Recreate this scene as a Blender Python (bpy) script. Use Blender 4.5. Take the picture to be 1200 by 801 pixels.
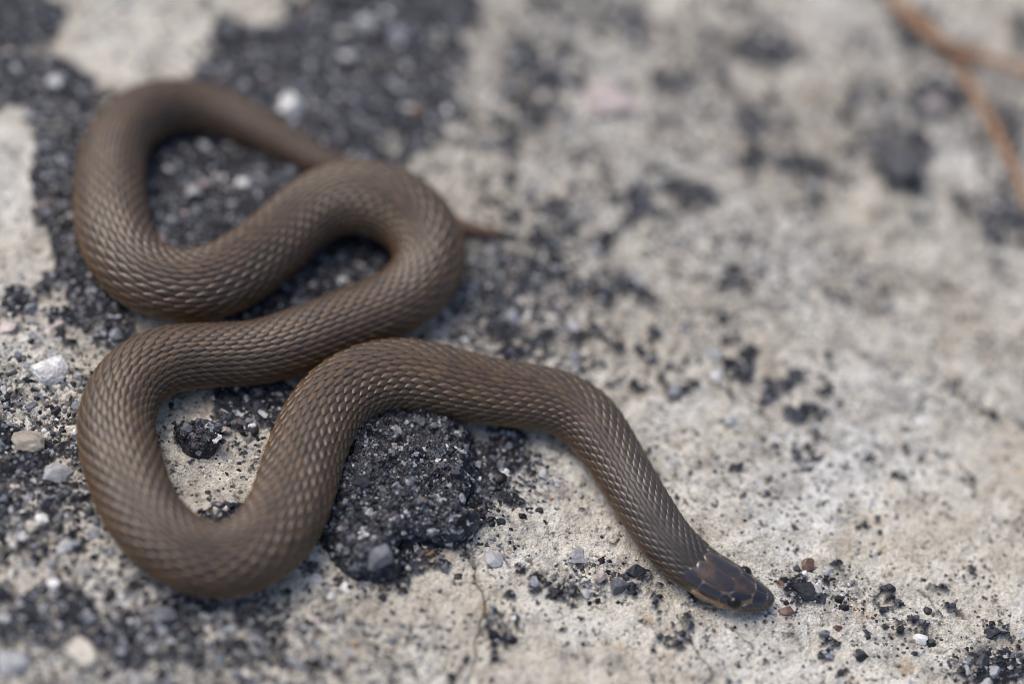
import bpy, math, random
import numpy as np

# ------------------------------------------------------------------ clean
for o in list(bpy.data.objects):
    bpy.data.objects.remove(o)
scene = bpy.context.scene
COL = scene.collection
random.seed(7)
RNG = np.random.default_rng(11)

# ------------------------------------------------------------------ camera
PX = 1.25e-4                    # metres covered by one photo pixel at the focus distance
W, H = 1200.0, 801.0
LENS, SENSOR = 100.0, 36.0
ELEV, ROLL = math.radians(55), math.radians(13)
D0 = 0.437                      # camera to the middle of the ground
FSTOP = 3.6
ce, se, cr, sr = math.cos(ELEV), math.sin(ELEV), math.cos(ROLL), math.sin(ROLL)
FWD = np.array([0.0, ce, -se])
R0 = np.array([1.0, 0, 0]); U0 = np.array([0.0, se, ce])
RIGHT = cr * R0 + sr * U0
UP = -sr * R0 + cr * U0
CAM = -FWD * D0
FPX = LENS / SENSOR * W         # focal length in photo pixels

def ray(px, py):
    return FWD + RIGHT * ((px - W / 2) / FPX) + UP * ((H / 2 - py) / FPX)

def at(px, py, z=0.0):
    """point of the place at height z that the photo shows at (px, py)"""
    d = ray(px, py)
    return CAM + d * ((z - CAM[2]) / d[2])

def depth(p):
    return float(np.dot(np.asarray(p) - CAM, FWD))

cam_data = bpy.data.cameras.new('camera')
cam = bpy.data.objects.new('camera', cam_data)
COL.objects.link(cam)
from mathutils import Matrix
cam.matrix_world = Matrix(((RIGHT[0], UP[0], -FWD[0], CAM[0]),
                           (RIGHT[1], UP[1], -FWD[1], CAM[1]),
                           (RIGHT[2], UP[2], -FWD[2], CAM[2]),
                           (0, 0, 0, 1)))
cam_data.lens = LENS
cam_data.sensor_width = SENSOR
cam_data.clip_start = 0.01
cam_data.clip_end = 200.0
cam_data.dof.use_dof = True
cam_data.dof.focus_distance = depth(at(560, 618, 0))
cam_data.dof.aperture_fstop = FSTOP
scene.camera = cam
scene.render.resolution_x, scene.render.resolution_y = 1024, 683

# ------------------------------------------------------------------ sky and sun (open shade, soft)
SUN_EL, SUN_AZ = 60.0, -62.0       # azimuth clockwise from +Y
world = bpy.data.worlds.new('World')
scene.world = world
world.use_nodes = True
wn = world.node_tree.nodes
sky = wn.new('ShaderNodeTexSky')
sky.sky_type = 'NISHITA'
sky.sun_disc = False
sky.sun_elevation = math.radians(SUN_EL)
sky.sun_rotation = math.radians(SUN_AZ)
sky.air_density = 1.0
sky.dust_density = 3.5
sky.ozone_density = 1.0
world.node_tree.links.new(sky.outputs[0], wn['Background'].inputs[0])
wn['Background'].inputs[1].default_value = 0.15
sun_data = bpy.data.lights.new('sun', 'SUN')
sun_data.energy = 1.4
sun_data.angle = math.radians(32)
sun_data.color = (1.0, 0.95, 0.88)
sun = bpy.data.objects.new('sun', sun_data)
COL.objects.link(sun)
sun.location = (0, 0, 2)
sun.rotation_euler = (math.radians(-(90 - SUN_EL)), 0, math.radians(-SUN_AZ))
scene.cycles.filter_width = 0.95
scene.view_settings.view_transform = 'Standard'
scene.view_settings.look = 'None'
scene.view_settings.gamma = 1
scene.view_settings.exposure = 0.6
scene.view_settings.use_curve_mapping = False

# ------------------------------------------------------------------ noise
def _hash(ix, iy, k):
    h = (ix.astype(np.int64) * 374761393 + iy.astype(np.int64) * 668265263 + k * 2147483647 + 977 * k) & 0xffffffff
    h = ((h ^ (h >> 13)) * 1274126177) & 0xffffffff
    h = ((h ^ (h >> 16)) * 2246822519) & 0xffffffff
    return ((h ^ (h >> 15)) & 0xffffff) / float(0x1000000)

def vnoise(x, y, k=0):
    ix, iy = np.floor(x), np.floor(y)
    fx, fy = x - ix, y - iy
    fx = fx * fx * fx * (fx * (fx * 6 - 15) + 10); fy = fy * fy * fy * (fy * (fy * 6 - 15) + 10)
    a, b = _hash(ix, iy, k), _hash(ix + 1, iy, k)
    c, d = _hash(ix, iy + 1, k), _hash(ix + 1, iy + 1, k)
    return (a + (b - a) * fx) * (1 - fy) + (c + (d - c) * fx) * fy

def fbm(x, y, scale, octaves=4, k=0, gain=0.5):
    """-1..1, scale = wavelength of the first octave in metres"""
    t, amp, tot, f = 0, 1.0, 0, 1.0 / scale
    for i in range(octaves):
        c, s = math.cos(i * 1.1), math.sin(i * 1.1)
        t = t + amp * (vnoise((x * c - y * s) * f + 31.7 * i, (x * s + y * c) * f + 17.3 * i, k + i) * 2 - 1)
        tot += amp; amp *= gain; f *= 2.03
    return t / tot

def voronoi(x, y, scale, k=0):
    """distance to nearest and second point (in cells) and a random number for the cell"""
    x, y = x / scale, y / scale
    ix, iy = np.floor(x), np.floor(y)
    d1 = np.full(x.shape, 9.0); d2 = np.full(x.shape, 9.0); idv = np.zeros(x.shape)
    for dx in (-1, 0, 1):
        for dy in (-1, 0, 1):
            cx, cy = ix + dx, iy + dy
            qx = cx + _hash(cx, cy, k + 1); qy = cy + _hash(cx, cy, k + 2)
            d = np.hypot(qx - x, qy - y)
            r = _hash(cx, cy, k + 3)
            near = d < d1
            d2 = np.where(near, d1, np.minimum(d2, d))
            idv = np.where(near, r, idv)
            d1 = np.where(near, d, d1)
    return d1, d2, idv

def sstep(a, b, x):
    t = np.clip((x - a) / (b - a), 0, 1)
    return t * t * (3 - 2 * t)

# ------------------------------------------------------------------ where the black crust and the gravel lie
def ellipses(rows):
    out = []
    for px, py, rx, ry, w in rows:
        c = at(px, py)[:2]
        e1 = at(px + rx, py)[:2] - c
        e2 = at(px, py + ry)[:2] - c
        out.append((c, np.linalg.inv(np.array([e1, e2]).T), w))
    return out

CRUST = ellipses([
    (40, 110, 70, 45, 1), (110, 175, 90, 65, 1), (70, 240, 45, 80, 1), (105, 335, 75, 55, 1.1), (20, 20, 60, 40, .9),
    (262, 220, 120, 85, 1.2), (400, 320, 85, 65, 1.2), (310, 362, 60, 25, 1), (390, 70, 150, 85, 1.2),
    (440, 20, 140, 40, .9), (470, 125, 50, 75, 1), (425, 165, 55, 35, 1.1), (260, 60, 45, 70, .8), (300, 478, 55, 32, 1.1), (235, 514, 32, 26, 1),
    (265, 600, 34, 15, .8), (32, 350, 32, 20, .9), (125, 385, 36, 20, .8), (480, 575, 85, 95, 1.3),
    (595, 555, 50, 55, .55), (622, 92, 46, 45, .55), (1052, 190, 46, 42, .38), (815, 240, 50, 32, .45),
    (858, 422, 28, 42, .40), (932, 470, 46, 30, .30), (900, 58, 60, 22, .42), (690, 12, 70, 30, .45), (850, 130, 330, 170, .2), (1100, 60, 120, 60, .2),
    (1180, 272, 36, 46, .45), (945, 692, 32, 20, .42), (1160, 787, 45, 20, .55), (1042, 702, 22, 18, .5),
    (738, 680, 40, 20, .36), (640, 340, 110, 100, .44), (690, 232, 90, 40, .42), (600, 300, 60, 110, .36), (730, 420, 90, 50, .3), (860, 330, 30, 18, .4),
    (30, 560, 80, 80, .34), (60, 700, 100, 90, .30), (220, 750, 160, 50, .30), (1100, 110, 40, 35, .5), (780, 95, 35, 20, .5),
])
PALE = ellipses([
    (160, 48, 88, 46, .86), (302, 10, 50, 24, .8), (8, 165, 32, 50, .8), (12, 240, 26, 60, .8), (30, 300, 34, 40, .9),
    (60, 345, 40, 20, .6), (100, 385, 30, 14, .6), (210, 480, 40, 28, .6), (245, 555, 55, 40, .6), (470, 440, 24, 12, .2),
    (20, 670, 36, 24, .8), (390, 735, 60, 40, .7), (510, 470, 60, 20, .3),
])
GRAVEL = ellipses([
    (50, 500, 100, 110, .85), (60, 670, 140, 130, .95), (200, 765, 290, 80, .95), (620, 380, 140, 140, .85), (590, 560, 70, 60, 1),
    (730, 300, 150, 110, .5), (900, 450, 130, 65, .4), (700, 680, 70, 26, .9), (960, 690, 70, 34, .55), (1160, 785, 70, 30, .7),
    (650, 100, 130, 110, .6), (1080, 180, 140, 130, .45), (245, 530, 70, 90, .62), (1040, 740, 60, 40, .32), (870, 730, 90, 30, .12),
    (60, 360, 70, 60, .7), (850, 190, 420, 260, .54), (1000, 420, 260, 120, .36), (820, 560, 160, 90, .22), (150, 60, 120, 60, .3), (410, 690, 60, 20, .6), (570, 640, 40, 20, .6),
])
def field(rows, x, y, power=2):
    f = np.zeros(x.shape)
    for c, inv, w in rows:
        ux = (x - c[0]) * inv[0, 0] + (y - c[1]) * inv[0, 1]
        uy = (x - c[0]) * inv[1, 0] + (y - c[1]) * inv[1, 1]
        d = np.sqrt(ux * ux + uy * uy)
        f = np.maximum(f, w * (1 - sstep(0.55, 1.35, d)))
    return f

def masks(x, y):
    c = field(CRUST, x, y)
    p = field(PALE, x, y)
    n = fbm(x, y, 0.008, 5, 40, .62) + .85 * fbm(x, y, 0.0026, 4, 140, .66) + .45 * fbm(x, y, 0.0011, 3, 180, .7)
    # beyond the photographed patch the rock goes on with the same mixture
    far = sstep(0.085, 0.13, np.hypot(x, y - 0.01))
    wild = sstep(0.02, 0.5, fbm(x, y, 0.07, 3, 90)) * 0.9
    c = c * (1 - far) + wild * far
    c = np.minimum(c, .86) - p * (1 - far)
    crust = sstep(0.36, 0.50, c + 0.05 + 0.62 * n)
    g = field(GRAVEL, x, y) * (1 - far) + far * (0.3 + 0.5 * wild)
    return crust, np.clip(np.maximum((g - 0.4 * p) * (1 + .9 * fbm(x, y, .013, 4, 210, .6)), crust * .9), 0, 1)

CRACKS_PX = [
    [(546, 640), (549, 655), (558, 668), (560, 682), (566, 694), (568, 714), (563, 728), (564, 740), (556, 752), (556, 772), (548, 801)],
    [(580, 648), (592, 655), (600, 664)],
    [(796, 722), (806, 742), (812, 760), (826, 776), (836, 800)],
    [(852, 730), (872, 748), (884, 760)],
    [(1076, 690), (1090, 700), (1100, 720)],
]
CRACKS = [np.array([at(*q)[:2] for q in c]) for c in CRACKS_PX]

def crack_depth(x, y):
    d = np.full(x.shape, 1.0)
    jx = fbm(x, y, 0.0022, 3, 71) * 0.0004
    for c in CRACKS:
        lo, hi = c.min(0) - 0.004, c.max(0) + 0.004
        sel = (x > lo[0]) & (x < hi[0]) & (y > lo[1]) & (y < hi[1])
        if not sel.any():
            continue
        xs, ys = x[sel] + jx[sel], y[sel] + jx[sel]
        dd = np.full(xs.shape, 1.0)
        for a, b in zip(c[:-1], c[1:]):
            v = b - a
            t = np.clip(((xs - a[0]) * v[0] + (ys - a[1]) * v[1]) / (v @ v), 0, 1)
            dd = np.minimum(dd, np.hypot(xs - a[0] - t * v[0], ys - a[1] - t * v[1]))
        d[sel] = np.minimum(d[sel], dd)
    return 1 - sstep(0.00006, 0.00022, d)

def ground_z(x, y, full=False):
    crust, grav = masks(x, y)
    n0 = fbm(x, y, 0.05, 3, 1) * 0.0007
    n1 = fbm(x, y, 0.009, 4, 5) * 0.00055
    n2 = fbm(x, y, 0.0026, 5, 9, .76) * 0.00062
    d1, d2, idv = voronoi(x, y, 0.0013, 20)
    e1, e2, idw = voronoi(x, y, 0.0006, 60)
    gran = (np.sqrt(np.clip(1 - d1 * d1, 0, 1)) * (0.35 + 0.65 * idv)) * 0.00075 + (1 - e1) * idw * 0.0003
    pit = sstep(0.36, 0.52, fbm(x, y, 0.0011, 4, 33, .7)) * 0.00035
    cr_ = crack_depth(x, y)
    z = n0 + n1 + n2 * (1 - .3 * crust) + crust * (0.0002 + gran) - pit * (1 - crust) - cr_ * 0.0006
    z = z + grav * (1 - crust) * gran * 0.35
    if full:
        return z, crust, grav, cr_, pit / 0.0003
    return z

# ------------------------------------------------------------------ material helpers
def new_mat(name):
    m = bpy.data.materials.new(name); m.use_nodes = True
    return m, m.node_tree.nodes, m.node_tree.links, m.node_tree.nodes['Principled BSDF']

def ramp(nodes, stops, interp='LINEAR'):
    r = nodes.new('ShaderNodeValToRGB'); r.color_ramp.interpolation = interp
    el = r.color_ramp.elements
    while len(el) < len(stops):
        el.new(0.5)
    for e, (p, c) in zip(el, stops):
        e.position = p; e.color = (c[0], c[1], c[2], 1)
    return r

def mixc(nodes, links, fac, a, b, mode='MIX'):
    m = nodes.new('ShaderNodeMix'); m.data_type = 'RGBA'; m.blend_type = mode
    for sock, v in ((m.inputs[0], fac), (m.inputs[6], a), (m.inputs[7], b)):
        if hasattr(v, 'is_linked') or hasattr(v, 'links'):
            links.new(v, sock)
        elif isinstance(v, (int, float)):
            sock.default_value = v
        else:
            sock.default_value = (v[0], v[1], v[2], 1)
    return m.outputs[2]

def noise_node(nodes, links, vec, scale, detail=4, rough=.6):
    n = nodes.new('ShaderNodeTexNoise'); n.inputs['Scale'].default_value = scale
    n.inputs['Detail'].default_value = detail; n.inputs['Roughness'].default_value = rough
    links.new(vec, n.inputs['Vector'])
    return n

def math_node(nodes, links, op, a, b=None):
    m = nodes.new('ShaderNodeMath'); m.operation = op
    for sock, v in zip(m.inputs, (a, b)):
        if v is None: continue
        if isinstance(v, (int, float)): sock.default_value = v
        else: links.new(v, sock)
    return m.outputs[0]

def map_range(nodes, links, v, a, b, c=0.0, d=1.0):
    m = nodes.new('ShaderNodeMapRange'); m.interpolation_type = 'SMOOTHSTEP'
    links.new(v, m.inputs[0])
    for i, q in enumerate((a, b, c, d)): m.inputs[i + 1].default_value = q
    return m.outputs[0]

def bump(nodes, links, height, bsdf, strength, dist):
    b = nodes.new('ShaderNodeBump'); b.inputs['Strength'].default_value = strength
    b.inputs['Distance'].default_value = dist
    links.new(height, b.inputs['Height']); links.new(b.outputs[0], bsdf.inputs['Normal'])
    return b

def crust_colour(nodes, links, vec):
    v = nodes.new('ShaderNodeTexVoronoi'); v.inputs['Scale'].default_value = 1150; links.new(vec, v.inputs['Vector'])
    sep = nodes.new('ShaderNodeSeparateColor'); links.new(v.outputs['Color'], sep.inputs[0])
    r = ramp(nodes, [(0, (.006, .006, .008)), (.45, (.011, .012, .016)), (.62, (.022, .024, .031)), (.80, (.05, .055, .07)),
                     (.90, (.10, .075, .07)), (.95, (.26, .27, .30)), (1, (.42, .42, .42))])
    links.new(sep.outputs[0], r.inputs[0])
    w = nodes.new('ShaderNodeTexVoronoi'); w.inputs['Scale'].default_value = 2600; links.new(vec, w.inputs['Vector'])
    sep2 = nodes.new('ShaderNodeSeparateColor'); links.new(w.outputs['Color'], sep2.inputs[0])
    r2 = ramp(nodes, [(0, (.005, .005, .007)), (.6, (.012, .013, .017)), (.85, (.05, .055, .065)), (1, (.3, .31, .33))])
    links.new(sep2.outputs[1], r2.inputs[0])
    n = noise_node(nodes, links, vec, 350, 3)
    f = map_range(nodes, links, n.outputs[0], .42, .58)
    return mixc(nodes, links, f, r.outputs[0], r2.outputs[0]), v, w

def ground_material():
    m, N, L, B = new_mat('weathered_rock')
    tc = N.new('ShaderNodeTexCoord'); vec = tc.outputs['Object']
    big = noise_node(N, L, vec, 28, 5, .6)
    mid = noise_node(N, L, vec, 190, 6, .65)
    fine = noise_node(N, L, vec, 1500, 5, .7)
    base = ramp(N, [(.28, (.385, .35, .285)), (.43, (.505, .47, .40)), (.54, (.565, .54, .48)), (.66, (.57, .56, .525)), (.8, (.62, .615, .59))])
    L.new(big.outputs[0], base.inputs[0])
    midr = ramp(N, [(.28, (.42, .42, .44)), (.42, (.78, .76, .74)), (.55, (1, 1, 1)), (.75, (1.15, 1.15, 1.15))])
    L.new(mid.outputs[0], midr.inputs[0])
    c = mixc(N, L, 1.0, base.outputs[0], midr.outputs[0], 'MULTIPLY')
    finer = ramp(N, [(.30, (.35, .34, .33)), (.43, (.85, .84, .82)), (.55, (1, 1, 1)), (.7, (1.2, 1.18, 1.15))])
    L.new(fine.outputs[0], finer.inputs[0])
    c = mixc(N, L, .85, c, finer.outputs[0], 'MULTIPLY')
    ultra = noise_node(N, L, vec, 3800, 3, .7)
    ur = ramp(N, [(.30, (.42, .41, .40)), (.44, (.88, .87, .86)), (.56, (1.02, 1.02, 1.02)), (.7, (1.25, 1.24, 1.22))])
    L.new(ultra.outputs[0], ur.inputs[0])
    c = mixc(N, L, .8, c, ur.outputs[0], 'MULTIPLY')
    # ochre lichen stains
    st = noise_node(N, L, vec, 260, 5, .7); st.inputs['Distortion'].default_value = .6
    bigst = noise_node(N, L, vec, 45, 2, .5)
    sf = math_node(N, L, 'MULTIPLY', map_range(N, L, st.outputs[0], .55, .68), map_range(N, L, bigst.outputs[0], .46, .60))
    c = mixc(N, L, math_node(N, L, 'MULTIPLY', sf, .5), c, (.34, .215, .095))
    # small dark mineral specks
    for sc, lo, hi, col in ((520, .80, .83, (.035, .035, .04)), (1100, .80, .84, (.06, .058, .055)), (330, .90, .92, (.02, .02, .024)),
                            (640, .86, .9, (.30, .31, .33)), (420, .92, .94, (.55, .55, .54))):
        v = N.new('ShaderNodeTexVoronoi'); v.inputs['Scale'].default_value = sc; v.inputs['Randomness'].default_value = 1
        wv = N.new('ShaderNodeVectorMath'); wv.operation = 'ADD'
        wn_ = noise_node(N, L, vec, sc * 2.2, 2); L.new(vec, wv.inputs[0])
        sm = N.new('ShaderNodeVectorMath'); sm.operation = 'SCALE'; L.new(wn_.outputs['Color'], sm.inputs[0]); sm.inputs['Scale'].default_value = .7 / sc
        L.new(sm.outputs[0], wv.inputs[1]); L.new(wv.outputs[0], v.inputs['Vector'])
        sp = N.new('ShaderNodeSeparateColor'); L.new(v.outputs['Color'], sp.inputs[0])
        on = math_node(N, L, 'GREATER_THAN', sp.outputs[2], lo)
        shape = map_range(N, L, v.outputs['Distance'], .22, .42, 1, 0)
        c = mixc(N, L, math_node(N, L, 'MULTIPLY', on, shape), c, col)
    # dirt in pits and cracks
    ap = N.new('ShaderNodeAttribute'); ap.attribute_name = 'pit'
    c = mixc(N, L, math_node(N, L, 'MULTIPLY', ap.outputs['Fac'], .7), c, (.06, .055, .05))
    ag = N.new('ShaderNodeAttribute'); ag.attribute_name = 'gravel'
    gf = math_node(N, L, 'MULTIPLY', ag.outputs['Fac'], map_range(N, L, noise_node(N, L, vec, 520, 4, .75).outputs[0], .46, .56))
    cc, v1, v2 = crust_colour(N, L, vec)
    c = mixc(N, L, math_node(N, L, 'MULTIPLY', gf, .85), c, cc)
    ac = N.new('ShaderNodeAttribute'); ac.attribute_name = 'crust'
    c = mixc(N, L, ac.outputs['Fac'], c, cc)
    L.new(c, B.inputs['Base Color'])
    rr = N.new('ShaderNodeMapRange'); L.new(ac.outputs['Fac'], rr.inputs[0]); rr.inputs[3].default_value = .85; rr.inputs[4].default_value = .66
    L.new(rr.outputs[0], B.inputs['Roughness'])
    B.inputs['Specular IOR Level'].default_value = .22
    h = math_node(N, L, 'ADD', math_node(N, L, 'ADD', fine.outputs[0], math_node(N, L, 'MULTIPLY', ultra.outputs[0], .5)), math_node(N, L, 'MULTIPLY', v2.outputs['Distance'], .8))
    bump(N, L, h, B, .7, .0004)
    return m

def grain_material(name, rough, spec, bump_s=.4, scale=900):
    m, N, L, B = new_mat(name)
    tc = N.new('ShaderNodeTexCoord'); geo = N.new('ShaderNodeNewGeometry')
    vec = geo.outputs['Position']
    a = N.new('ShaderNodeAttribute'); a.attribute_name = 'col'
    n = noise_node(N, L, vec, scale, 5, .7)
    r = ramp(N, [(.3, (.45, .45, .45)), (.5, (.95, .95, .95)), (.7, (1.3, 1.28, 1.25))]); L.new(n.outputs[0], r.inputs[0])
    c = mixc(N, L, 1.0, a.outputs['Color'], r.outputs[0], 'MULTIPLY')
    n2 = noise_node(N, L, vec, scale * 2.3, 2)
    f = map_range(N, L, n2.outputs[0], .60, .68)
    c = mixc(N, L, math_node(N, L, 'MULTIPLY', f, .3), c, (.03, .03, .032))
    L.new(c, B.inputs['Base Color'])
    B.inputs['Roughness'].default_value = rough
    B.inputs['Specular IOR Level'].default_value = spec
    bump(N, L, n.outputs[0], B, bump_s, .0003)
    return m

MAT_GROUND = ground_material()
MAT_GRAIN = grain_material('mineral_grain', .5, .26)
MAT_PEBBLE = grain_material('pebble_stone', .5, .45, .35, 700)

# ------------------------------------------------------------------ mesh helpers
def add_obj(name, mesh, parent=None, **props):
    o = bpy.data.objects.new(name, mesh); COL.objects.link(o)
    if parent is not None: o.parent = parent
    for k, v in props.items(): o[k] = v
    return o

def mesh_np(name, verts, faces, mat=None, smooth=True, attrs=None, colors=None):
    """verts (n,3); faces: (m,k) array of one face size"""
    verts = np.asarray(verts, dtype=np.float32); faces = np.asarray(faces, dtype=np.int32)
    me = bpy.data.meshes.new(name)
    me.vertices.add(len(verts)); me.vertices.foreach_set('co', verts.ravel())
    k = faces.shape[1]
    me.loops.add(faces.size); me.loops.foreach_set('vertex_index', faces.ravel())
    me.polygons.add(len(faces))
    me.polygons.foreach_set('loop_start', np.arange(0, faces.size, k, dtype=np.int32))
    me.polygons.foreach_set('loop_total', np.full(len(faces), k, dtype=np.int32))
    me.polygons.foreach_set('use_smooth', np.full(len(faces), smooth, dtype=bool))
    me.update(calc_edges=True)
    for an, av in (attrs or {}).items():
        a = me.attributes.new(an, 'FLOAT', 'POINT'); a.data.foreach_set('value', np.asarray(av, dtype=np.float32).ravel())
    if colors is not None:
        a = me.attributes.new('col', 'FLOAT_COLOR', 'POINT')
        cc = np.ones((len(verts), 4), dtype=np.float32); cc[:, :3] = colors
        a.data.foreach_set('color', cc.ravel())
    if mat: me.materials.append(mat)
    return me

# ------------------------------------------------------------------ ground sheet (fine where the photo looks, coarse to the horizon)
def graded(lo, hi, steps, reach):
    """lines: fine in lo..hi (steps = list of (from,to,step)), then growing out to +-reach"""
    core = [lo]
    while core[-1] < hi:
        p = core[-1]
        st = next(s for a, b, s in steps if p < b)
        core.append(p + st)
    out, d, p = [], steps[-1][2], core[-1]
    while p < reach:
        d *= 1.12; p += d; out.append(p)
    inn, d, p = [], steps[0][2], core[0]
    while p > -reach:
        d *= 1.12; p -= d; inn.append(p)
    return np.array(inn[::-1] + core + out)

gx = graded(-0.100, 0.112, [(-1, 1, 0.00022)], 40)
gy = graded(-0.072, 0.090, [(-1, -0.055, .0003), (-.055, .0, 0.00017), (.0, .03, .00027), (.03, 1, 0.0006)], 60)
X, Y = np.meshgrid(gx, gy)
Z, crust, grav, crk, pit = ground_z(X.ravel(), Y.ravel(), True)
nx, ny = len(gx), len(gy)
i0 = (np.arange(ny - 1)[:, None] * nx + np.arange(nx - 1)[None, :]).ravel()
gf = np.stack([i0, i0 + 1, i0 + nx + 1, i0 + nx], 1)
fade = 1 - sstep(0.15, 0.6, np.hypot(X.ravel(), Y.ravel()))
gm = mesh_np('ground', np.stack([X.ravel(), Y.ravel(), Z * fade], 1), gf, MAT_GROUND, True,
             {'crust': crust, 'gravel': grav, 'pit': np.maximum(crk, pit * (1 - crust))})
ground = add_obj('ground', gm, kind='structure', label='pale beige weathered rock with patches of black granular crust')
print('ground', len(Z), 'verts')

# ------------------------------------------------------------------ stones
def ico(sub):
    t = (1 + 5 ** .5) / 2
    v = [(-1, t, 0), (1, t, 0), (-1, -t, 0), (1, -t, 0), (0, -1, t), (0, 1, t), (0, -1, -t), (0, 1, -t), (t, 0, -1), (t, 0, 1), (-t, 0, -1), (-t, 0, 1)]
    f = [(0, 11, 5), (0, 5, 1), (0, 1, 7), (0, 7, 10), (0, 10, 11), (1, 5, 9), (5, 11, 4), (11, 10, 2), (10, 7, 6), (7, 1, 8), (3, 9, 4), (3, 4, 2), (3, 2, 6), (3, 6, 8), (3, 8, 9), (4, 9, 5), (2, 4, 11), (6, 2, 10), (8, 6, 7), (9, 8, 1)]
    v = [np.array(p) / np.linalg.norm(p) for p in v]
    for _ in range(sub):
        mid, nf = {}, []
        def m(a, b):
            key = (min(a, b), max(a, b))
            if key not in mid:
                p = v[a] + v[b]; v.append(p / np.linalg.norm(p)); mid[key] = len(v) - 1
            return mid[key]
        for a, b, c in f:
            ab, bc, ca = m(a, b), m(b, c), m(c, a)
            nf += [(a, ab, ca), (b, bc, ab), (c, ca, bc), (ab, bc, ca)]
        f = nf
    return np.array(v), np.array(f)

ICO = {k: ico(k) for k in (0, 1, 2, 3)}

def rock_shape(sub, cuts, rng, lump=.12, planes=(.42, .85)):
    """unit stone: sphere with some flat broken faces and slow lumps"""
    v, f = ICO[sub]
    v = v.copy()
    ph = rng.uniform(0, 6.28, 6); w = rng.normal(0, 1.6, (6, 3))
    r = 1 + lump * sum(np.sin(v @ w[i] + ph[i]) for i in range(6)) / 2.4
    v = v * r[:, None]
    for _ in range(cuts):
        n = rng.normal(0, 1, 3); n /= np.linalg.norm(n)
        h = rng.uniform(*planes)
        d = v @ n - h
        v = v - np.outer(np.clip(d, 0, None), n) * .96
    return v, f

def rot_rand(rng, tilt=3.2):
    a, b, c = rng.uniform(-math.pi, math.pi), rng.uniform(-tilt, tilt), rng.uniform(-tilt, tilt)
    Rz = np.array([[math.cos(a), -math.sin(a), 0], [math.sin(a), math.cos(a), 0], [0, 0, 1]])
    Rx = np.array([[1, 0, 0], [0, math.cos(b), -math.sin(b)], [0, math.sin(b), math.cos(b)]])
    Ry = np.array([[math.cos(c), 0, math.sin(c)], [0, 1, 0], [-math.sin(c), 0, math.cos(c)]])
    return Rz @ Rx @ Ry

PAL = {'black': (.009, .009, .012), 'dark': (.024, .026, .033), 'grey': (.11, .115, .13), 'blue': (.19, .20, .22), 'light': (.31, .31, .31),
       'white': (.58, .57, .55), 'pink': (.36, .30, .28), 'tan': (.27, .235, .19), 'rust': (.20, .115, .06), 'brown': (.11, .06, .04), 'cream': (.46, .42, .35)}


# ------------------------------------------------------------------ snake: traced centre line, photo pixel and visible width
TR = [(904, 711, 0), (882, 701, 38), (855, 687, 52), (822, 668, 60), (784, 635, 62), (752, 589, 64), (727, 547, 66), (704, 511, 71), (682, 485, 74),
      (640, 467, 76), (577, 459, 78), (524, 448, 84), (477, 439, 86), (434, 444, 86), (400, 461, 86), (375, 491, 88), (357, 535, 91),
      (343, 582, 93), (323, 622, 94), (298, 645, 91), (270, 656, 88), (241, 656, 87), (210, 643, 88), (180, 619, 88), (158, 583, 89),
      (141, 534, 90), (135, 498, 88), (143, 463, 85), (164, 437, 83), (200, 420, 79), (251, 416, 75), (302, 413, 75), (352, 399, 78),
      (412, 376, 78), (463, 355, 78), (496, 328, 80), (505, 293, 84), (487, 259, 86), (450, 235, 88), (402, 230, 85), (365, 246, 79),
      (328, 279, 79), (294, 307, 84), (256, 329, 86), (215, 336, 85), (174, 326, 85), (146, 300, 86), (131, 260, 85), (128, 216, 79),
      (134, 171, 75), (160, 137, 70), (203, 122, 61), (248, 127, 54), (298, 148, 48), (350, 177, 39), (385, 195, 35), (425, 207, 30),
      (468, 224, 27), (508, 250, 23), (540, 266, 18), (570, 272, 14), (608, 276, 4)]
TR = np.array(TR, dtype=float)

def catmull(P, n=24):
    Q = np.vstack([2 * P[0] - P[1], P, 2 * P[-1] - P[-2]])
    out = []
    for i in range(1, len(Q) - 2):
        t = np.linspace(0, 1, n, endpoint=False)[:, None]
        a, b, c, d = Q[i - 1], Q[i], Q[i + 1], Q[i + 2]
        out.append(.5 * (2 * b + (c - a) * t + (2 * a - 5 * b + 4 * c - d) * t ** 2 + (3 * b - a - 3 * c + d) * t ** 3))
    out.append(P[-1:])
    return np.vstack(out)

def resample(P, step):
    d = np.r_[0, np.cumsum(np.linalg.norm(np.diff(P[:, :2], axis=0), axis=1))]
    s = np.arange(0, d[-1], step)
    return np.stack([np.interp(s, d, P[:, k]) for k in range(P.shape[1])], 1), s

def smooth(a, sig):
    k = int(sig * 3); w = np.exp(-.5 * (np.arange(-k, k + 1) / sig) ** 2); w /= w.sum()
    pad = np.concatenate([2 * a[0] - a[k:0:-1], a, 2 * a[-1] - a[-2:-k - 2:-1]])
    return np.convolve(pad, w, 'valid')

pix, spx = resample(catmull(TR), 2.0)
for k in range(2):
    pix[:, k] = smooth(pix[:, k], 7)
pix[:, 2] = np.clip(smooth(pix[:, 2], 8), 2, None)
# lift of the coil that lies over the tail, and of the head
Lpx = spx[-1]
over = np.exp(-((pix[:, 0] - 450) ** 2 + (pix[:, 1] - 240) ** 2) / (2 * 75 ** 2)) * ((spx > 1500) & (spx < 2300))
over = smooth(over, 18)
cen, rad = [], []
for (px, py, w), lf in zip(pix, over):
    r = w / 2 * PX
    for _ in range(3):
        z = r * .86 - 0.0001 + lf * 0.0020
        p = at(px, py, z)
        r = w / 2 * depth(p) / FPX
    cen.append(p); rad.append(r)
cen, rad = np.array(cen), np.array(rad)
ds = np.r_[0, np.cumsum(np.linalg.norm(np.diff(cen, axis=0), axis=1))]
LEN = ds[-1]
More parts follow.
